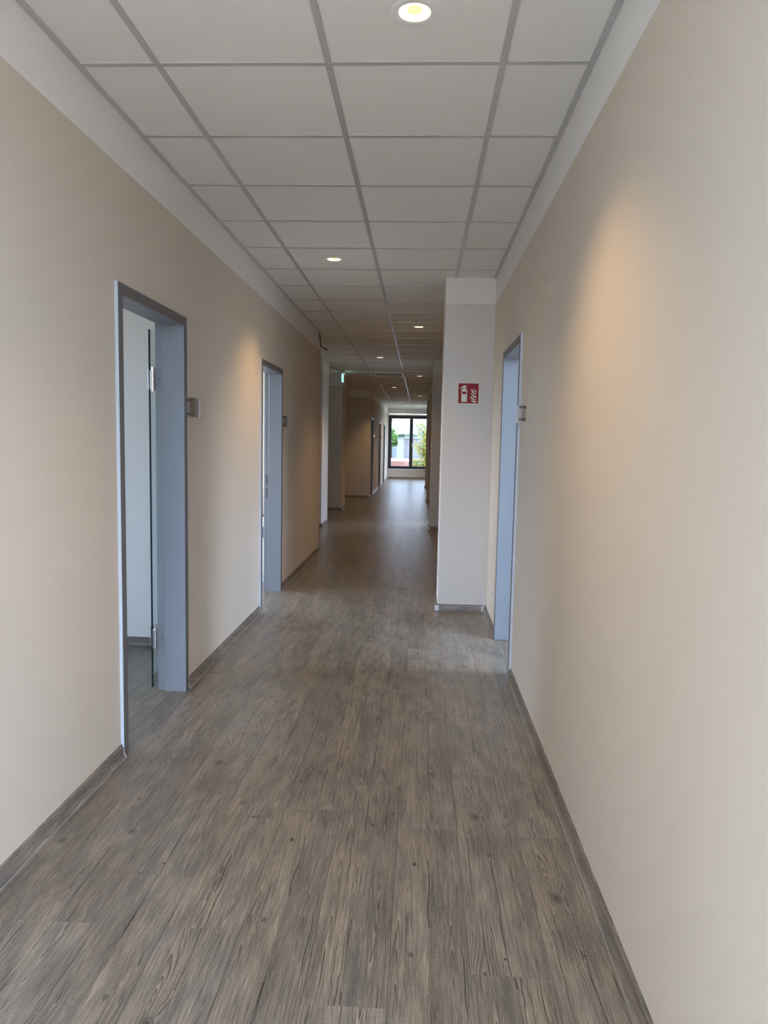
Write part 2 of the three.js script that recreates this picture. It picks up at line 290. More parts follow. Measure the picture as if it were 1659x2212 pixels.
windowBand('z', RX + 0.12, -15.8, -13.5, 0.06, 2.74, 2, M.plastic, M.glass, 'white framed window of the room past the second pillar');
windowBand('z', XR + 0.09, -27.4, -26.3, 0.08, 2.5, 1, M.darkFrame, M.glass, 'added dark framed side glazing that lights the far wall, hidden behind the last pillar');  // unseen window added to brighten the far left wall
windowBand('z', FXL - 0.1, 3.0, FZ - 0.2, 0.5, FG, 2, M.darkFrame, M.glass, 'added tall foyer glazing for daylight on the doorway side');
windowBand('z', FXR + 0.1, 0.2, FZ - 0.2, 0.5, FG, 4, M.darkFrame, M.glass, 'added tall foyer glazing for daylight on the pillar side');
windowBand('x', FZ + 0.1, -2.0, FXR - 0.2, 0.5, FG, 4, M.darkFrame, M.glass, 'added tall foyer glazing for daylight down the corridor');

// ------------------------------------------------------------------ floor of single planks
{
  const floor = group('floor', 'grey-brown weathered wood plank floor with knots', 'floor', [0, 0, 0], null, 'structure');
  const sub = box(-5.4, 5.4, -0.25, -0.0035, 6.0, ZEND - 0.3), suv = sub.attributes.uv;
  for (let i = 0; i < suv.count; i++) suv.setXY(i, suv.getX(i) / 1.748, suv.getY(i) / 1.19);
  part('underlay', sub, M.wood, floor, 'same wood floor in the adjoining rooms');
  const PW = 0.2185, PL = 1.19, X0 = -0.05, r = seeded(41);
  const OFF = { '-6': -3.08, '-5': -1.968, '-4': -2.216, '-3': -1.967, '-2': -2.686, '-1': -1.707, 0: -2.570, 1: -1.842, 2: -2.548 };
  function plank(x0, x1, z0, z1, ux0, ux1, vz0, vz1) {   // z0 nearer (larger) than z1
    const c = 0.0006, dp = 0.0020, P = [], U = [], I = [];
    const top = [[x0 + c, 0, z0 - c], [x1 - c, 0, z0 - c], [x1 - c, 0, z1 + c], [x0 + c, 0, z1 + c]], low = [[x0, -dp, z0], [x1, -dp, z0], [x1, -dp, z1], [x0, -dp, z1]];
    const uv = (p) => [ux0 + (ux1 - ux0) * (p[0] - x0) / (x1 - x0), vz0 + (vz1 - vz0) * (p[2] - z0) / (z1 - z0)];
    const quad = (a, b, d, e) => { const k = P.length / 3; for (const p of [a, b, d, e]) { P.push(...p); U.push(...uv(p)); } I.push(k, k + 1, k + 2, k, k + 2, k + 3); };
    quad(...top);
    for (let i = 0; i < 4; i++) { const j = (i + 1) % 4; quad(low[i], low[j], top[j], top[i]); const lo = (p) => [p[0], -0.0034, p[2]]; quad(lo(low[i]), lo(low[j]), low[j], low[i]); }
    const g = new THREE.BufferGeometry();
    g.setAttribute('position', new THREE.Float32BufferAttribute(P, 3)); g.setAttribute('uv', new THREE.Float32BufferAttribute(U, 2)); g.setIndex(I);
    const ng = g.toNonIndexed(); ng.computeVertexNormals(); return ng;
  }
  function lay(k, xa, xb, za, zb) {                       // column k clipped to x in [xa, xb], z in [zb, za]
    const c0 = X0 + PW * k, c1 = c0 + PW, x0 = Math.max(c0, xa), x1 = Math.min(c1, xb);
    if (x1 - x0 < 0.01) return;
    let off = OFF[k]; if (off === undefined) off = -1.2 - ((k * 7 % 10 + 10) % 10) * 0.119;
    let j0 = off + PL * Math.ceil((za - off) / PL);
    let last = -1;
    for (let z = j0; z > zb; z -= PL) {
      const z0 = Math.min(z, za), z1 = Math.max(z - PL, zb);
      let v = Math.floor(r() * 8); if (v === last) v = (v + 3) % 8; last = v;
      const flip = r() < 0.5;
      if (z0 - z1 < 0.02) continue;
      let a = (x0 - c0) / PW, b = (x1 - c0) / PW, p = (z0 - z) / -PL, q = (z1 - z) / -PL;
      if (flip) { a = 1 - a; b = 1 - b; p = 1 - p; q = 1 - q; }
      const e = 0.004, m = (t) => (v + e + (1 - 2 * e) * t) / 8, n = (t) => 0.002 + 0.996 * t;
      part('plank', plank(x0, x1, z0, z1, m(a), m(b), n(p), n(q)), M.wood, floor);
    }
  }
  for (let k = -6; k <= 2; k++) lay(k, XL, XR, 0.0, ZEND);
  for (let k = -9; k <= -6; k++) lay(k, XREC, XL, ZREC, ZREC2);
  for (const d of [DOORS.d1, DOORS.d2]) for (let k = -10; k <= -6; k++) lay(k, -2.2, XL, d.z0 - 0.06, d === DOORS.d1 ? -4.80 : -7.2);
  for (let k = 2; k <= 4; k++) lay(k, XR, 0.95, DOORS.d3.z0 - 0.06, DOORS.d3.z1 + 0.06);
}

// ------------------------------------------------------------------ suspended ceiling
const LIGHTS = [];
for (let k = 0; k < 9; k++) LIGHTS.push([GRID_X[k & 1 ? 0 : 1] + 0.3125, GZ(0) + 0.3125 - 3.125 * k]);
const AC = { x0: GRID_X[0], x1: GRID_X[1], z0: GZ(18), z1: GZ(19) };
{
  const ceil = group('ceiling', 'suspended ceiling of off-white square tiles in a grey grid', 'ceiling', [0, 0, 0], null, 'structure');
  const xs = [XL, ...GRID_X, XR], g2 = 0.012, zs = [ZLOB];
  for (let j = -5; GZ(j) > ZEND + 0.05; j++) zs.push(GZ(j));
  zs.push(ZEND);
  const shared = {};
  function tile(x0, x1, z0, z1) {
    const hit = LIGHTS.find(([x, z]) => x > x0 && x < x1 && z < z0 && z > z1);
    const w = x1 - x0 - 0.004, l = z0 - z1 - 0.004, key = w.toFixed(4) + l.toFixed(4) + (hit ? 'h' : '');
    if (!shared[key]) {
      const s = new THREE.Shape([[-w / 2, -l / 2], [w / 2, -l / 2], [w / 2, l / 2], [-w / 2, l / 2]].map((p) => new THREE.Vector2(...p)));
      if (hit) { const h = new THREE.Path(); h.absarc(0, 0, 0.066, 0, Math.PI * 2, true); s.holes.push(h); }
      const g = new THREE.ExtrudeGeometry(s, { depth: 0.015, bevelEnabled: false, curveSegments: 32 }); g.rotateX(-Math.PI / 2);
      shared[key] = metreUV(g);
    }
    const m = part('ceiling_tile', shared[key], M.tile, ceil);
    m.position.set((x0 + x1) / 2, H + 0.0035, (z0 + z1) / 2);
  }
  for (let j = 0; j + 1 < zs.length; j++) for (let i = 0; i + 1 < xs.length; i++) {
    if (i === 1 && Math.abs(zs[j] - AC.z0) < 0.01) continue;
    tile(xs[i], xs[i + 1], zs[j], zs[j + 1]);
  }
  const rz = [ZREC, ...zs.filter((z) => z < ZREC - 0.05 && z > ZREC2 + 0.05), ZREC2];
  for (let j = 0; j + 1 < rz.length; j++) for (const [a, b] of [[XREC, -1.614], [-1.614, XL]]) tile(a, b, rz[j], rz[j + 1]);
  const tee = (name, b) => part(name, merge([box(...b)]), M.tee, ceil);
  for (const x of GRID_X) for (let z = ZLOB; z > ZEND; z -= 3.75) tee('main_runner', [x - g2, x + g2, H, H + 0.0034, z - 0.0004, Math.max(z - 3.75, ZEND)]);
  tee('main_runner', [-1.614 - g2, -1.614 + g2, H, H + 0.0034, ZREC, ZREC2]);
  const crossGeo = {};
  function cross(x0, x1, z) {
    const w = x1 - x0, k = w.toFixed(3);
    crossGeo[k] ??= merge([box(-w / 2, w / 2, 0.0005, 0.0034, -g2, g2)]);
    part('cross_tee', crossGeo[k], M.tee, ceil).position.set((x0 + x1) / 2, H, z);
  }
  for (const z of zs.slice(1, -1)) for (let i = 0; i + 1 < xs.length; i++) cross(xs[i] + (i ? g2 : 0.024), xs[i + 1] - (i < 3 ? g2 : 0.024), z);
  for (const z of rz.slice(1, -1)) { cross(XREC + 0.024, -1.614 - g2, z); cross(-1.614 + g2, XL, z); }
  const ang = (b) => part('wall_angle', merge([box(...b)]), M.tee, ceil);
  ang([XL, XL + 0.024, H - 0.0012, H + 0.002, ZLOB, ZREC]); ang([XR - 0.024, XR, H - 0.0012, H + 0.002, ZLOB_R, ZEND]); ang([XREC, XREC + 0.024, H - 0.0012, H + 0.002, ZREC, ZREC2]);
  ang([XL, XL + 0.024, H - 0.0012, H + 0.002, ZREC2, ZEND]); ang([XL, XR, H - 0.0012, H + 0.002, ZEND + 0.024, ZEND]); ang([XREC, XL, H - 0.0012, H + 0.002, ZREC2 + 0.024, ZREC2]);
}

// ------------------------------------------------------------------ baseboards
const BH = 0.058, BT = 0.022;
// foot profile: slim top, hollow foot; d = out from the wall, y = height
const PROFILE = [[0, 0], [BT, 0], [BT, 0.004], [BT * 0.80, 0.009], [BT * 0.62, 0.020], [BT * 0.52, 0.036], [BT * 0.40, 0.050], [BT * 0.22, BH], [0, BH]];
function boardUV(g, along) {                       // grain runs along the board
  const p = g.attributes.position, uv = g.attributes.uv;
  for (let i = 0; i < p.count; i++) { const a = along === 'z' ? p.getZ(i) : p.getX(i), d = along === 'z' ? p.getX(i) : p.getZ(i); uv.setXY(i, 0.31 + (p.getY(i) + d * 0.6) / 1.748, a / 1.19); }
  return g;
}
const LIP = [[BT - 0.004, 0], [BT + 0.0012, 0], [BT + 0.0012, 0.003], [BT - 0.004, 0.0072]];
function baseZ(x, out, z0, z1) { const g = boardUV(sweep(PROFILE.map(([d, y]) => [x + out * d, y]), 'z', Math.min(z0, z1), Math.max(z0, z1)), 'z'); g.userData.lip = sweep(LIP.map(([d, y]) => [x + out * d, y]), 'z', Math.min(z0, z1) + 0.002, Math.max(z0, z1) - 0.002); return g; }
function baseX(z, out, x0, x1) { return boardUV(sweep(PROFILE.map(([d, y]) => [z + out * d, y]), 'x', Math.min(x0, x1), Math.max(x0, x1)), 'x'); }
const capZ = (x, out, z) => sweep(PROFILE.map(([d, y]) => [x + out * (d * 1.06 + 0.0006), y * 0.82]), 'z', z - 0.003, z + 0.003);
function baseboard(name, label, segs, caps = []) {
  const g = group(name, label, 'baseboard', [0, 0, 0], null, 'structure');
  for (const s of segs) { const b = part('board', s, M.baseWood, g); if (s.userData.lip) part('foot_lip', s.userData.lip, M.lip, b, 'pale soft lip along the foot'); }
  for (const c of caps) part('end_cap', c, M.silverPlastic, g, 'pale plastic end cap');
}
baseboard('baseboard_left', 'grey wood baseboard along the wall with two doorways', [baseZ(XL, 1, ZLOB, DOORS.d1.z0), baseZ(XL, 1, DOORS.d1.z1, DOORS.d2.z0), baseZ(XL, 1, DOORS.d2.z1, ZREC), boardUV(baseX(ZREC, -1, XREC, XL), 'x')],
  [capZ(XL, 1, DOORS.d1.z0 + 0.002), capZ(XL, 1, DOORS.d1.z1 - 0.004), capZ(XL, 1, DOORS.d2.z0 + 0.002), capZ(XL, 1, DOORS.d2.z1 - 0.004)]);
baseboard('baseboard_right', 'grey wood baseboard along the plain wall up to the pillar', [baseZ(XR, -1, ZLOB_R, DOORS.d3.z0), baseZ(XR, -1, DOORS.d3.z1, PILLARS[0][0]), baseZ(XR, -1, PILLARS[0][0] - 0.42, PILLARS[1][0]), baseZ(XR, -1, PILLARS[1][0] - 0.42, DOORS.d4.z0), baseZ(XR, -1, DOORS.d4.z1, PILLARS[2][0]), baseZ(XR, -1, PILLARS[2][0] - 0.42, PILLARS[3][0]), baseZ(XR, -1, PILLARS[3][0] - 0.42, ZEND)],
  [capZ(XR, -1, DOORS.d3.z0 + 0.002), capZ(XR, -1, DOORS.d3.z1 - 0.004)]);
PILLARS.forEach(([z], i) => baseboard('baseboard_pillar', ['grey wood baseboard around the sign pillar with pale corner caps', 'grey wood baseboard around the second pillar', 'grey wood baseboard around the third pillar', 'grey wood baseboard around the last pillar'][i],
  [baseX(z, 1, 0.178 - BT, XR - BT), baseZ(0.178, -1, z, z - 0.42)],
  [rbox(0.178 - BT - 0.002, 0.178 + 0.012, 0.004, 0.048, z + BT * 0.55, z + BT + 0.002, 0.002, 1), rbox(XR - BT - 0.016, XR - BT, 0.004, 0.046, z + BT * 0.5, z + BT + 0.001, 0.002, 1)]));
for (const [z, l] of [[-11.95, 'grey wood baseboard around the paler pilaster'], [-14.95, 'grey wood baseboard around the darker pilaster']]) baseboard('baseboard_pilaster', l, [baseX(z, 1, XREC, -1.61 + BT), baseZ(-1.61, 1, z, z - 0.8)]);
baseboard('baseboard_recess', 'grey wood baseboard of the recess walls', [baseZ(XREC, 1, ZREC, -11.95), baseZ(XREC, 1, -12.75, -14.95), baseZ(XREC, 1, -15.75, ZREC2), baseX(ZREC2, 1, XREC, XL)]);
baseboard('baseboard_far', 'grey wood baseboard between the far doors', [baseZ(XL, 1, ZREC2, DOORS.d5.z0), baseZ(XL, 1, DOORS.d5.z1, DOORS.d6.z0), baseZ(XL, 1, DOORS.d6.z1, DOORS.d7.z0), baseZ(XL, 1, DOORS.d7.z1, ZEND)]);
baseboard('baseboard_end', 'grey wood baseboard under the end window', [baseX(ZEND, 1, XL, XR)]);
baseboard('baseboard_room', 'grey wood baseboard on the white wall behind the glass door', [baseX(-4.81, 1, OX, LT), baseZ(LT - 0.012, -1, -4.03, -4.81)]);

// ------------------------------------------------------------------ steel door frames
function doorFrame(d, n, label, deep = 0.138) {
  const g = group('door_' + n, label, 'door', [0, 0, 0], null, 'structure');
  const s = d.side, face = 0.050, P = 0.013;        // P: how far the frame stands proud of the wall
  // jamb section: a = depth from the wall face into the wall (x), w = towards the opening (z)
  const section = [[0.0, 0], [-P, 0.000], [-P, 0.012], [-P + 0.0035, 0.0145], [-P, 0.017], [-P, face], [0.105, face], [0.108, face - 0.003], [0.108, face - 0.016], [deep, face - 0.016], [deep + 0.012, face - 0.016], [deep + 0.012, -0.004], [deep - 0.014, -0.004], [deep - 0.014, 0.026], [0.0, 0.026]];
  const jamb = (z, dir) => sweep(section.map(([a, w]) => [d.x + s * a, z + dir * w]), 'y', 0, DOOR_H - 0.002);
  part('jamb', jamb(d.z0, -1), M.frame, g); part('jamb', jamb(d.z1, 1), M.frame, g);
  for (const [z, dir] of [[d.z0, -1], [d.z1, 1]]) part('gloss_edge', box(d.x, d.x - s * (P + 0.001), 0.045, DOOR_H, z, z - dir * 0.0018), M.frameGloss, g, 'outer frame edge with gloss painted in as a paler colour');  // paler strip paints the foyer gloss onto the frame edge
  const fx = [d.x - s * P, d.x - s * (P + 0.0015)];
  for (const [z, dir] of [[d.z0, -1], [d.z1, 1]]) part('front_plate', box(...fx, 0, DOOR_H - 0.002, z + dir * 0.004, z + dir * (face - 0.002)), M.framePlate, g, 'darker grey front of the frame');
  part('front_plate', box(...fx, DOOR_H - face + 0.002, DOOR_H - 0.004, d.z1 + face - 0.002, d.z0 - face + 0.002), M.framePlate, g, 'darker grey front of the frame');
  const head = section.map(([a, w]) => [d.x + s * a, DOOR_H - w]);
  part('header', sweep(head, 'z', d.z1 + 0.0005, d.z0 - 0.0005), M.frame, g);
  return g;
}
const door1 = doorFrame(DOORS.d1, 1, 'grey steel door frame with a glass door leaf folded open');
{ // clear glass leaf, swung right round against the wall inside the room
  const xg = -1.480, z0 = -3.950, z1 = -4.765, leaf = part('glass_leaf', box(xg - 0.004, xg + 0.004, 0.012, 2.0, z1, z0 - 0.004), M.doorGlass, door1, 'clear glass door leaf');
  part('polished_edge', box(xg - 0.0045, xg + 0.0045, 0.012, 2.0, z0 - 0.004, z0), M.glassEdge, leaf, 'dark green polished glass edge');
  for (const y of [0.305, 1.735]) {
    const h = part('hinge', merge([rbox(xg - 0.012, xg + 0.020, y - 0.055, y + 0.055, z0 - 0.058, z0 - 0.006, 0.003), rbox(xg + 0.010, xg + 0.022, y - 0.062, y + 0.045, z0 + 0.004, z0 + 0.0235, 0.003)]), M.chrome, leaf, 'chrome glass door hinge');
    for (const [a, b] of [[-0.066, -0.028], [-0.026, 0.026], [0.028, 0.062]]) part('hinge_knuckle', cyl(0.0095, [xg + 0.02, y + a, z0 + 0.006], [xg + 0.02, y + b, z0 + 0.006]), M.chrome, h);
    part('screw_hole', cyl(0.0035, [XL - 0.127, y, DOORS.d1.z1 + 0.0348], [XL - 0.127, y, DOORS.d1.z1 + 0.0338], 12), M.black, leaf);
  }
}
const door2 = doorFrame(DOORS.d2, 2, 'grey steel door frame of the doorway nearer the recess');
for (const [a, b] of [[0.93, 1.02], [1.055, 1.145]]) part('strike_plate', box(XL - 0.112, XL - 0.140, a - 0.05, b - 0.05, DOORS.d2.z1 + 0.0335, DOORS.d2.z1 + 0.0355), M.darkMetal, door2, 'dark lock strike plate');
doorFrame(DOORS.d3, 3, 'blue-grey steel door frame beside the sign pillar');
doorFrame(DOORS.d4, 4, 'grey steel door frame past the second pillar');
for (const [k, n, l] of [['d5', 5, 'first of three grey far doors, next to the recess'], ['d6', 6, 'middle one of three grey far doors'], ['d7', 7, 'last far door before the end window']]) {
  const d = DOORS[k], g = doorFrame(d, n, l);
  const leaf = part('leaf', rbox(XL - 0.110, XL - 0.150, 0.008, 2.03, d.z1 + 0.04, d.z0 - 0.04, 0.003), M.frame, g, 'closed grey door leaf');
  part('handle', merge([cyl(0.009, [XL - 0.110, 1.05, d.z0 - 0.1], [XL - 0.09, 1.05, d.z0 - 0.1]), cyl(0.009, [XL - 0.09, 1.05, d.z0 - 0.095], [XL - 0.09, 1.05, d.z0 - 0.22])]), M.chrome, leaf);
}

// ------------------------------------------------------------------ recessed downlights
{
  const lathe = (pts, seg = 48) => new THREE.LatheGeometry(pts.map(([r, y]) => new THREE.Vector2(r, y)), seg);
  const ring = lathe([[0.0505, 0.012], [0.0505, 0.0015], [0.053, -0.0008], [0.066, -0.0010], [0.0765, 0.0002], [0.0775, 0.0015], [0.0775, 0.003], [0.064, 0.003], [0.064, 0.05], [0.0505, 0.05]]);
  const lens = lathe([[0.0245, 0.016], [0.0255, 0.008], [0.038, 0.0045], [0.0505, 0.0025], [0.0505, 0.020]]);
  const core = lathe([[0.0001, 0.0045], [0.018, 0.0050], [0.0246, 0.0075]]);
  const can = lathe([[0.0001, 0.055], [0.064, 0.055], [0.064, 0.051]]);
  const WHERE = ['ahead of the open glass door', 'just before the doorway with the white cabinet', 'past the sign pillar, before the loose cable', 'level with the second pillar and the paler pilaster', 'beside the air conditioning cassette',
    'after the cassette, by the third pillar', 'above the far doors, before the last pillar', 'just past the last pillar', 'closest to the end window'];
  for (const [i, [x, z]] of LIGHTS.entries()) {
    const g = group('downlight', 'round recessed downlight glowing warm ' + WHERE[i], 'downlight', [x, H, z], 'recessed downlights along the ceiling');
    part('trim_ring', ring, M.ring, g, 'white trim ring'); part('light_lens', lens, M.lens, g, 'glowing faceted lens ring'); part('light_core', core, M.lensCore, g, 'amber centre of the lens'); part('lamp_can', can, M.dark, g);
    const s = new THREE.SpotLight(lin(1.0, 0.64, 0.30), 2.6, 0, 54 * Math.PI / 180, 0.75, 2);
    s.position.set(0, -0.03, 0); s.target.position.set(0, -2, 0); s.castShadow = true; s.shadow.radius = 1.2; s.shadow.mapSize.set(512, 512);
    g.add(s); g.add(s.target);
  }
}

// ------------------------------------------------------------------ ceiling cassette
{
  const cx = (AC.x0 + AC.x1) / 2, cz = (AC.z0 + AC.z1) / 2, g = group('ceiling_air_conditioner', 'square white air conditioning cassette set in the ceiling grid', 'air conditioner', [cx, H, cz]);
  const rim = (a, b, c, d) => rbox(a, b, -0.048, 0.002, c, d, 0.006);
  part('panel', merge([rim(-0.33, 0.33, 0.275, 0.33), rim(-0.33, 0.33, -0.33, -0.275), rim(-0.33, -0.275, -0.275, 0.275), rim(0.275, 0.33, -0.275, 0.275)]), M.plastic, g);
  part('housing', box(-0.275, 0.275, 0.02, 0.09, -0.275, 0.275), M.dark, g, 'dark inside of the cassette');
  for (let k = 0; k < 4; k++) { const f = part('air_flap', rbox(-0.20, 0.20, -0.004, 0.004, -0.026, 0.026, 0.003), M.plastic, g); const t = k * Math.PI / 2; f.position.set(Math.sin(t) * 0.235, -0.055, Math.cos(t) * 0.235); f.rotation.set(0, t, 0); f.rotateX(0.75); }
  const grille = part('grille', merge([rim(-0.20, 0.20, 0.17, 0.20), rim(-0.20, 0.20, -0.20, -0.17), rim(-0.20, -0.17, -0.17, 0.17), rim(0.17, 0.20, -0.17, 0.17)]), M.plastic, g);
  for (let k = -3; k <= 3; k++) part('slat', rbox(k * 0.048 - 0.010, k * 0.048 + 0.010, -0.046, -0.018, -0.17, 0.17, 0.003, 1), M.plastic, grille);
}

// ------------------------------------------------------------------ hanging exit sign, seen from its edge
{
  const g = group('exit_sign', 'glowing pale green exit sign hanging from the ceiling beside the pilaster', 'exit sign', [-1.53, H, -14.2]);
  const glow = std({ color: lin(0.6, 0.85, 0.8), roughness: 0.4, emissive: lin(0.42, 0.95, 0.92), emissiveIntensity: 0.42 });
  part('base', rbox(-0.045, 0.045, -0.042, -0.001, -0.16, 0.16, 0.006), M.plastic, g);
  part('light_panel', rbox(-0.008, 0.008, -0.205, -0.042, -0.13, 0.13, 0.004), glow, g, 'glowing pale green panel');
  part('bracket', rbox(-0.018, 0.018, -0.052, -0.040, -0.155, 0.155, 0.003), M.plastic, g);
  const p = new THREE.PointLight(lin(0.45, 1, 0.95), 0.004, 0, 2); p.position.set(0.06, -0.10, 0); p.castShadow = true; g.add(p);
}

// ------------------------------------------------------------------ fire extinguisher sign
{
  const c = document.createElement('canvas'); c.width = c.height = 512;
  const k = c.getContext('2d');
  k.fillStyle = '#d9dccb'; k.fillRect(0, 0, 512, 512);
  k.fillStyle = '#8e0c1a'; k.fillRect(24, 24, 464, 464);
  k.fillStyle = '#dcded2';
  // bottle
  k.beginPath(); k.moveTo(96, 456); k.lineTo(96, 196); k.quadraticCurveTo(98, 166, 128, 152); k.lineTo(140, 146); k.lineTo(140, 122);
  k.quadraticCurveTo(98, 128, 82, 172); k.lineTo(72, 168); k.quadraticCurveTo(80, 104, 134, 82); k.lineTo(146, 82); k.lineTo(146, 68); k.lineTo(182, 68); k.lineTo(182, 84); k.lineTo(212, 80); k.lineTo(216, 112); k.lineTo(188, 110); k.lineTo(188, 146);
  k.quadraticCurveTo(222, 158, 226, 196); k.lineTo(226, 456); k.closePath(); k.fill();
  k.fillStyle = '#8e0c1a'; k.fillRect(116, 216, 90, 60);
  // flames: five curved tongues open to the right
  k.fillStyle = '#dcded2';
  const tongue = (p) => { k.beginPath(); k.moveTo(...p[0]); k.bezierCurveTo(...p[1], ...p[2], ...p[3]); k.lineTo(...p[4]); k.bezierCurveTo(...p[5], ...p[6], ...p[0]); k.closePath(); k.fill(); };
  tongue([[384, 130], [388, 170], [416, 190], [440, 206], [440, 250], [406, 226], [372, 186]]);
  tongue([[318, 150], [366, 158], [366, 250], [436, 276], [432, 284], [376, 282], [324, 236]]);
  tongue([[322, 238], [348, 278], [372, 310], [438, 318], [438, 362], [372, 352], [322, 310]]);
  tongue([[290, 330], [346, 318], [366, 396], [432, 388], [424, 404], [372, 416], [330, 392]]);
  tongue([[322, 396], [352, 420], [384, 428], [438, 424], [438, 472], [372, 472], [328, 450]]);
  const t = new THREE.CanvasTexture(c); t.colorSpace = THREE.SRGBColorSpace;
  const g = group('fire_extinguisher_sign', 'square red sign with white extinguisher and flames on the pillar', 'sign', [0.3865, 1.8355, -6.136]);
  part('backing_plate', rbox(-0.0935, 0.0935, -0.0915, 0.0915, 0.0006, 0.0035, 0.001, 1), M.plastic, g);
  const face = new THREE.PlaneGeometry(0.184, 0.180); face.translate(0, 0, 0.0040);
  part('printed_face', face, std({ map: t, roughness: 0.6 }), g, 'red and white printed face');
}

// ------------------------------------------------------------------ acrylic name plates on stand-offs
function namePlate(x, side, z0, z1, y0, y1, label, frontEdge = true) {
  const g = group('door_name_plate', label, 'name plate', [x, 0, 0], 'blank acrylic name plates beside the doors'), s = -side;   // s: out of the wall
  part('acrylic_sheet', rbox(s * 0.022, s * 0.027, y0, y1, z1, z0, 0.001, 1), M.acrylic, g, 'clear acrylic front sheet');
  part('backing_sheet', rbox(s * 0.016, s * 0.019, y0, y1, z1, z0, 0.001, 1), M.acrylic, g);
  part('polished_edge', rbox(s * 0.0215, s * 0.0275, y0 - 0.0005, y1 + 0.0005, z1 - 0.0035, z1, 0.001, 1), M.acrylicGlint, g, 'pale strip painted as light piped to the edge');  // light piped through the acrylic is put into this pale strip
  for (const y of [y0 + 0.016, y1 - 0.016]) part('standoff', merge([cyl(0.0075, [0, y, z0 - 0.012], [s * 0.0155, y, z0 - 0.012]), cyl(0.004, [s * 0.0155, y, z0 - 0.012], [s * 0.028, y, z0 - 0.012]), cyl(0.0075, [s * 0.028, y, z0 - 0.012], [s * 0.036, y, z0 - 0.012])]), M.darkMetal, g, 'dark metal stand-off');
}
namePlate(XL, -1, -3.995, -4.165, 1.537, 1.645, 'blank clear acrylic name plate beside the frame of the glass door');
namePlate(XL, -1, -6.80, -6.965, 1.545, 1.650, 'blank clear acrylic name plate beside the doorway nearer the recess');
namePlate(XR, 1, -4.155, -4.335, 1.545, 1.645, 'blank clear acrylic name plate beside the door frame near the sign pillar');
namePlate(XL, -1, -19.97, -20.14, 1.54, 1.645, 'blank name plate beside the first far door');
namePlate(XL, -1, -23.70, -23.87, 1.54, 1.645, 'blank name plate beside the middle far door');

// ------------------------------------------------------------------ wall socket, loose cable, wall mark
{
  const g = group('power_socket', 'white wall socket low on the wall between door frame and pillar', 'socket', [XR, 0.278, -5.56]);
  const plate = part('plate', rbox(-0.009, 0, -0.041, 0.041, -0.041, 0.041, 0.003), M.plastic, g);
  part('insert', cyl(0.021, [-0.0092, 0, 0], [-0.004, 0, 0], 28), M.dark, plate).scale.set(1, 1, 1);
  part('rim', new THREE.TorusGeometry(0.021, 0.002, 8, 28).rotateY(Math.PI / 2).translate(-0.009, 0, 0), M.plastic, plate);
}
{
  const g = group('loose_cable', 'loose black cable with connector hanging from the top of the wall end', 'cable', [XL, 2.60, -9.20]);
  const pts = [[0.004, 0.155, 0.03], [0.012, 0.13, 0.02], [0.018, 0.09, 0.0], [0.016, 0.05, -0.03], [0.022, 0.0, -0.08], [0.05, -0.012, -0.12], [0.075, -0.022, -0.13]].map((p) => new THREE.Vector3(...p));
  part('cable', new THREE.TubeGeometry(new THREE.CatmullRomCurve3(pts), 40, 0.006, 8), M.black, g);
  part('connector', rbox(0.06, 0.09, -0.034, -0.014, -0.145, -0.12, 0.003), M.black, g);
  part('bracket', rbox(0.0, 0.006, 0.06, 0.17, -0.02, 0.09, 0.002, 1), M.silverPlastic, g, 'grey mounting bracket');
  for (const [y, z] of [[0.14, 0.06], [0.10, 0.07], [0.06, 0.05], [-0.035, -0.13]]) part('screw', cyl(0.005, [0.004, y, z], [0.009, y, z], 10), M.black, g);
}

// ------------------------------------------------------------------ second room: white cabinet and wrapped cushion seen through the gap
{
  const x0 = -2.05, x1 = -1.50, z0 = -7.14, z1 = -7.75;
  const g = group('white_cabinet', 'low white cabinet with a small grey control panel inside the doorway', 'cabinet', [0, 0, 0]);
  part('body', rbox(x0, x1, 0.075, 0.655, z1, z0, 0.006), std({ color: lin(0.70, 0.66, 0.63), roughness: 0.5 }), g);
  part('plinth', box(x0 + 0.02, x1 - 0.02, 0.0, 0.075, z1 + 0.02, z0 - 0.015), M.silverPlastic, g, 'pale blue-grey plinth');
  const pn = part('control_panel', rbox(-1.60, -1.535, 0.45, 0.56, z0, z0 + 0.008, 0.003), M.frame, g, 'small grey control panel');
  part('button', cyl(0.006, [-1.565, 0.535, z0 + 0.008], [-1.565, 0.535, z0 + 0.011], 14), M.black, pn);
  part('handle', rbox(-1.61, -1.55, 0.428, 0.438, z0, z0 + 0.02, 0.003), M.darkMetal, g, 'dark metal handle');
  const c = group('wrapped_cushion', 'cream cushion with rounded top standing on the white cabinet', 'cushion', [-1.775, 0.655, -7.42]);
  part('pad', rbox(-0.26, 0.27, 0, 0.31, -0.20, 0.25, 0.09, 5), std({ color: lin(0.66, 0.56, 0.48), roughness: 0.6 }), c);
  part('piping', new THREE.TorusGeometry(0.14, 0.006, 8, 40).scale(1.5, 0.9, 1).translate(0, 0.155, 0.252), M.plastic, c, 'white piping');
}

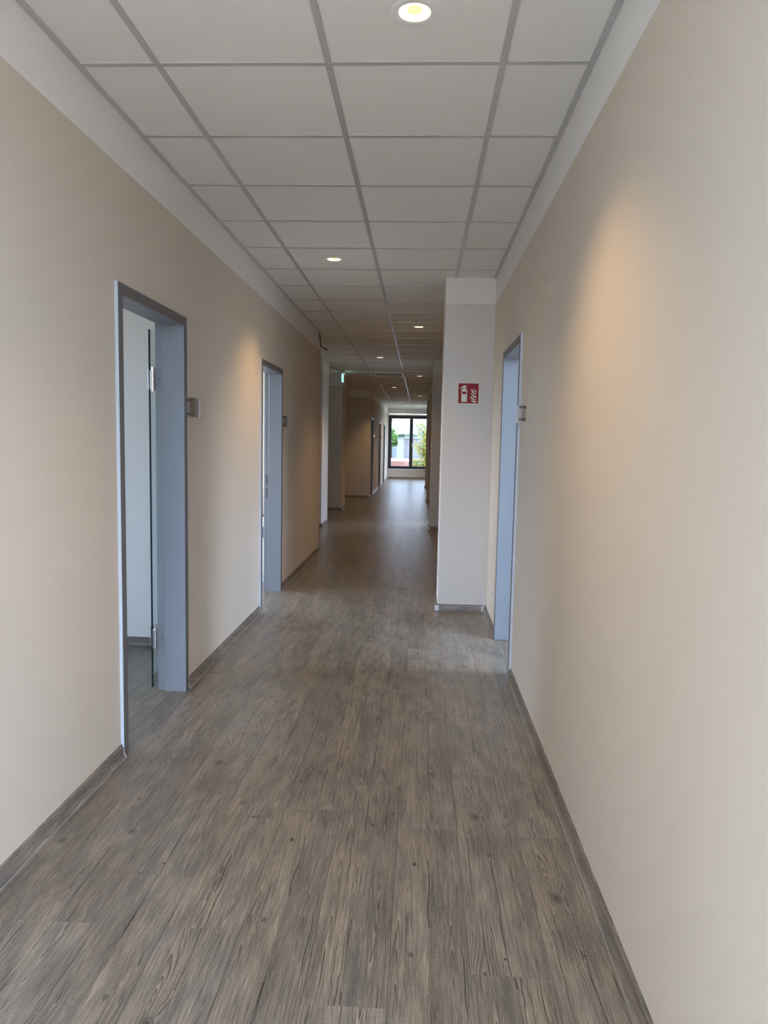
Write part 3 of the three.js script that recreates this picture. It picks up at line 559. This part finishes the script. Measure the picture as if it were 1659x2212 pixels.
// ------------------------------------------------------------------ outside the end window
{
  const ground = single('ground', box(-400, 400, -8.4, -8, -30, -900), std({ color: lin(0.16, 0.17, 0.12), roughness: 1 }), 'green-grey ground far below the window', 'ground', null, 'structure');
  ground.receiveShadow = true;
  const roofM = std({ color: lin(0.40, 0.19, 0.14), roughness: 0.8 }), pale = std({ color: lin(0.46, 0.455, 0.47), roughness: 0.8 }), paleB = std({ color: lin(0.37, 0.38, 0.42), roughness: 0.8 }), winM = std({ color: lin(0.16, 0.19, 0.26), roughness: 0.2 });
  // low building with red roof
  const a = group('low_building', 'low building with a wide flat red roof under the window view', 'building', [0, 0, 0]);
  part('wall', box(-9, 8, -8, -0.75, -62, -74), pale, a);
  part('roof', box(-9.3, 8.3, -0.75, -0.12, -61.7, -74.3), roofM, a, 'red roof edge');
  for (let i = 0; i < 9; i++) part('window', rbox(-8.2 + i * 1.8, -7.2 + i * 1.8, -3.4, -1.8, -61.9, -61.96, 0.01, 1), winM, a);
  // pale hall building
  const b = group('pale_hall', 'pale windowless hall building behind the red roof', 'building', [0, 0, 0]);
  part('wall', box(-2.95, -2.15, -8, 2.05, -96, -118), pale, b);
  part('wall', box(-2.15, 9.5, -8, 1.95, -97, -118), paleB, b);
  for (let i = 0; i < 5; i++) part('cladding_joint', box(-2.15, 9.5, -1.2 + i * 0.8, -1.16 + i * 0.8, -96.95, -97), winM, b);
  part('roof_edge', box(-3.0, 9.6, 2.05, 2.16, -95.9, -118.1), pale, b);
  part('downpipe', cyl(0.12, [-2.08, -8, -96.8], [-2.08, 1.95, -96.8], 10), paleB, b);
  // office tower with a grid of windows
  const t = group('grid_tower', 'white tower block with a tight grid of blue windows', 'building', [0, 0, 0]);
  part('wall', box(-15.5, -10.2, -8, 5.2, -320, -332), pale, t);
  for (let i = 0; i < 6; i++) for (let j = 0; j < 13; j++) part('window', box(-10.75 - i * 0.62, -10.38 - i * 0.62, -6.2 + j * 0.85, -5.65 + j * 0.85, -319.95, -320), std1(), t);
  function std1() { return M.towerWin ??= std({ color: lin(0.10, 0.16, 0.42), roughness: 0.3 }); }
  // distant hills
  const hp = [[-420, -8]]; const hn = createNoise2D(seeded(9));
  for (let i = 0; i <= 60; i++) { const x = -420 + i * 14; hp.push([x, 9 + 5 * hn(x * 0.006, 2) + 1.5 * hn(x * 0.03, 5)]); }
  hp.push([420, -8]);
  single('hills', sweep(hp, 'z', -890, -840), std({ color: lin(0.06, 0.11, 0.05), roughness: 1 }), 'wooded hills on the horizon', 'hills', null, 'structure');
  // trees: trunk, limbs and single leaves
  function tree(name, label, base, crown, leaves, size, seed, cols) {
    const r = seeded(seed), g = group(name, label, 'tree', base, null), bark = M.bark ??= std({ color: lin(0.10, 0.075, 0.05), roughness: 0.95 });
    const limbs = [], tip = new THREE.Vector3(0, crown.y - crown.h * 0.3, 0);
    limbs.push(new THREE.TubeGeometry(new THREE.CatmullRomCurve3([new THREE.Vector3(0, 0, 0), new THREE.Vector3(0.15, tip.y * 0.5, 0.1), tip]), 12, 0.14, 7));
    const ends = [];
    for (let i = 0; i < 16; i++) { const th = r() * 6.28, e = new THREE.Vector3(Math.cos(th) * crown.r * (0.5 + 0.45 * r()), crown.y + (r() - 0.35) * crown.h * 1.1, Math.sin(th) * crown.r * (0.5 + 0.4 * r())); ends.push(e); limbs.push(new THREE.TubeGeometry(new THREE.CatmullRomCurve3([tip.clone().multiplyScalar(0.75 + 0.25 * r()), tip.clone().lerp(e, 0.5).add(new THREE.Vector3(0, 0.2, 0)), e]), 8, 0.035, 5)); }
    part('trunk', merge(limbs), bark, g);
    const lg = new THREE.BufferGeometry();
    lg.setAttribute('position', new THREE.Float32BufferAttribute([0, 0, 0, 0.5, 0.35, 0.08, 1, 0, 0, 0.5, -0.35, 0.08], 3)); lg.setIndex([0, 3, 1, 1, 3, 2]); lg.computeVertexNormals();
    const inst = new THREE.InstancedMesh(lg, std({ color: 0xffffff, roughness: 0.7, side: THREE.DoubleSide }), leaves); inst.name = 'foliage'; inst.userData.kind = 'stuff';
    const m = new THREE.Matrix4(), qn = new THREE.Quaternion(), c = new THREE.Color();
    for (let i = 0; i < leaves; i++) {
      const e = ends[Math.floor(r() * ends.length)], p = tip.clone().lerp(e, 0.45 + 0.65 * Math.sqrt(r())).add(new THREE.Vector3((r() - 0.5), (r() - 0.5), (r() - 0.5)).multiplyScalar(crown.r * 0.42));
      qn.setFromEuler(new THREE.Euler(r() * 6.28, r() * 6.28, r() * 6.28)); m.compose(p, qn, new THREE.Vector3(1, 1, 1).multiplyScalar(size * (0.7 + 0.6 * r()))); inst.setMatrixAt(i, m);
      const q = cols[Math.floor(r() * cols.length)]; inst.setColorAt(i, c.setRGB(q[0] * (0.8 + 0.4 * r()), q[1] * (0.8 + 0.4 * r()), q[2]));
    }
    shade(inst); g.add(inst);
  }
  tree('leafy_tree', 'yellow-green leafy tree standing by the hall', [0.95, -8, -52], { y: 8.7, r: 1.35, h: 2.9 }, 5200, 0.15, 51, [[0.36, 0.44, 0.06], [0.46, 0.42, 0.06], [0.20, 0.36, 0.06], [0.52, 0.33, 0.07]]);
  tree('slender_tree', 'thin-leaved tree with airy twigs against the sky', [-2.75, -8, -50], { y: 10.7, r: 1.0, h: 1.8 }, 700, 0.14, 77, [[0.07, 0.11, 0.07], [0.10, 0.17, 0.08]]);
  tree('round_tree', 'small round tree in front of the tower block', [-4.4, -8, -110], { y: 9.7, r: 1.2, h: 2.4 }, 2600, 0.26, 91, [[0.22, 0.42, 0.10], [0.30, 0.46, 0.14]]);
}

scene.updateMatrixWorld(true);
renderer.render(scene, camera);
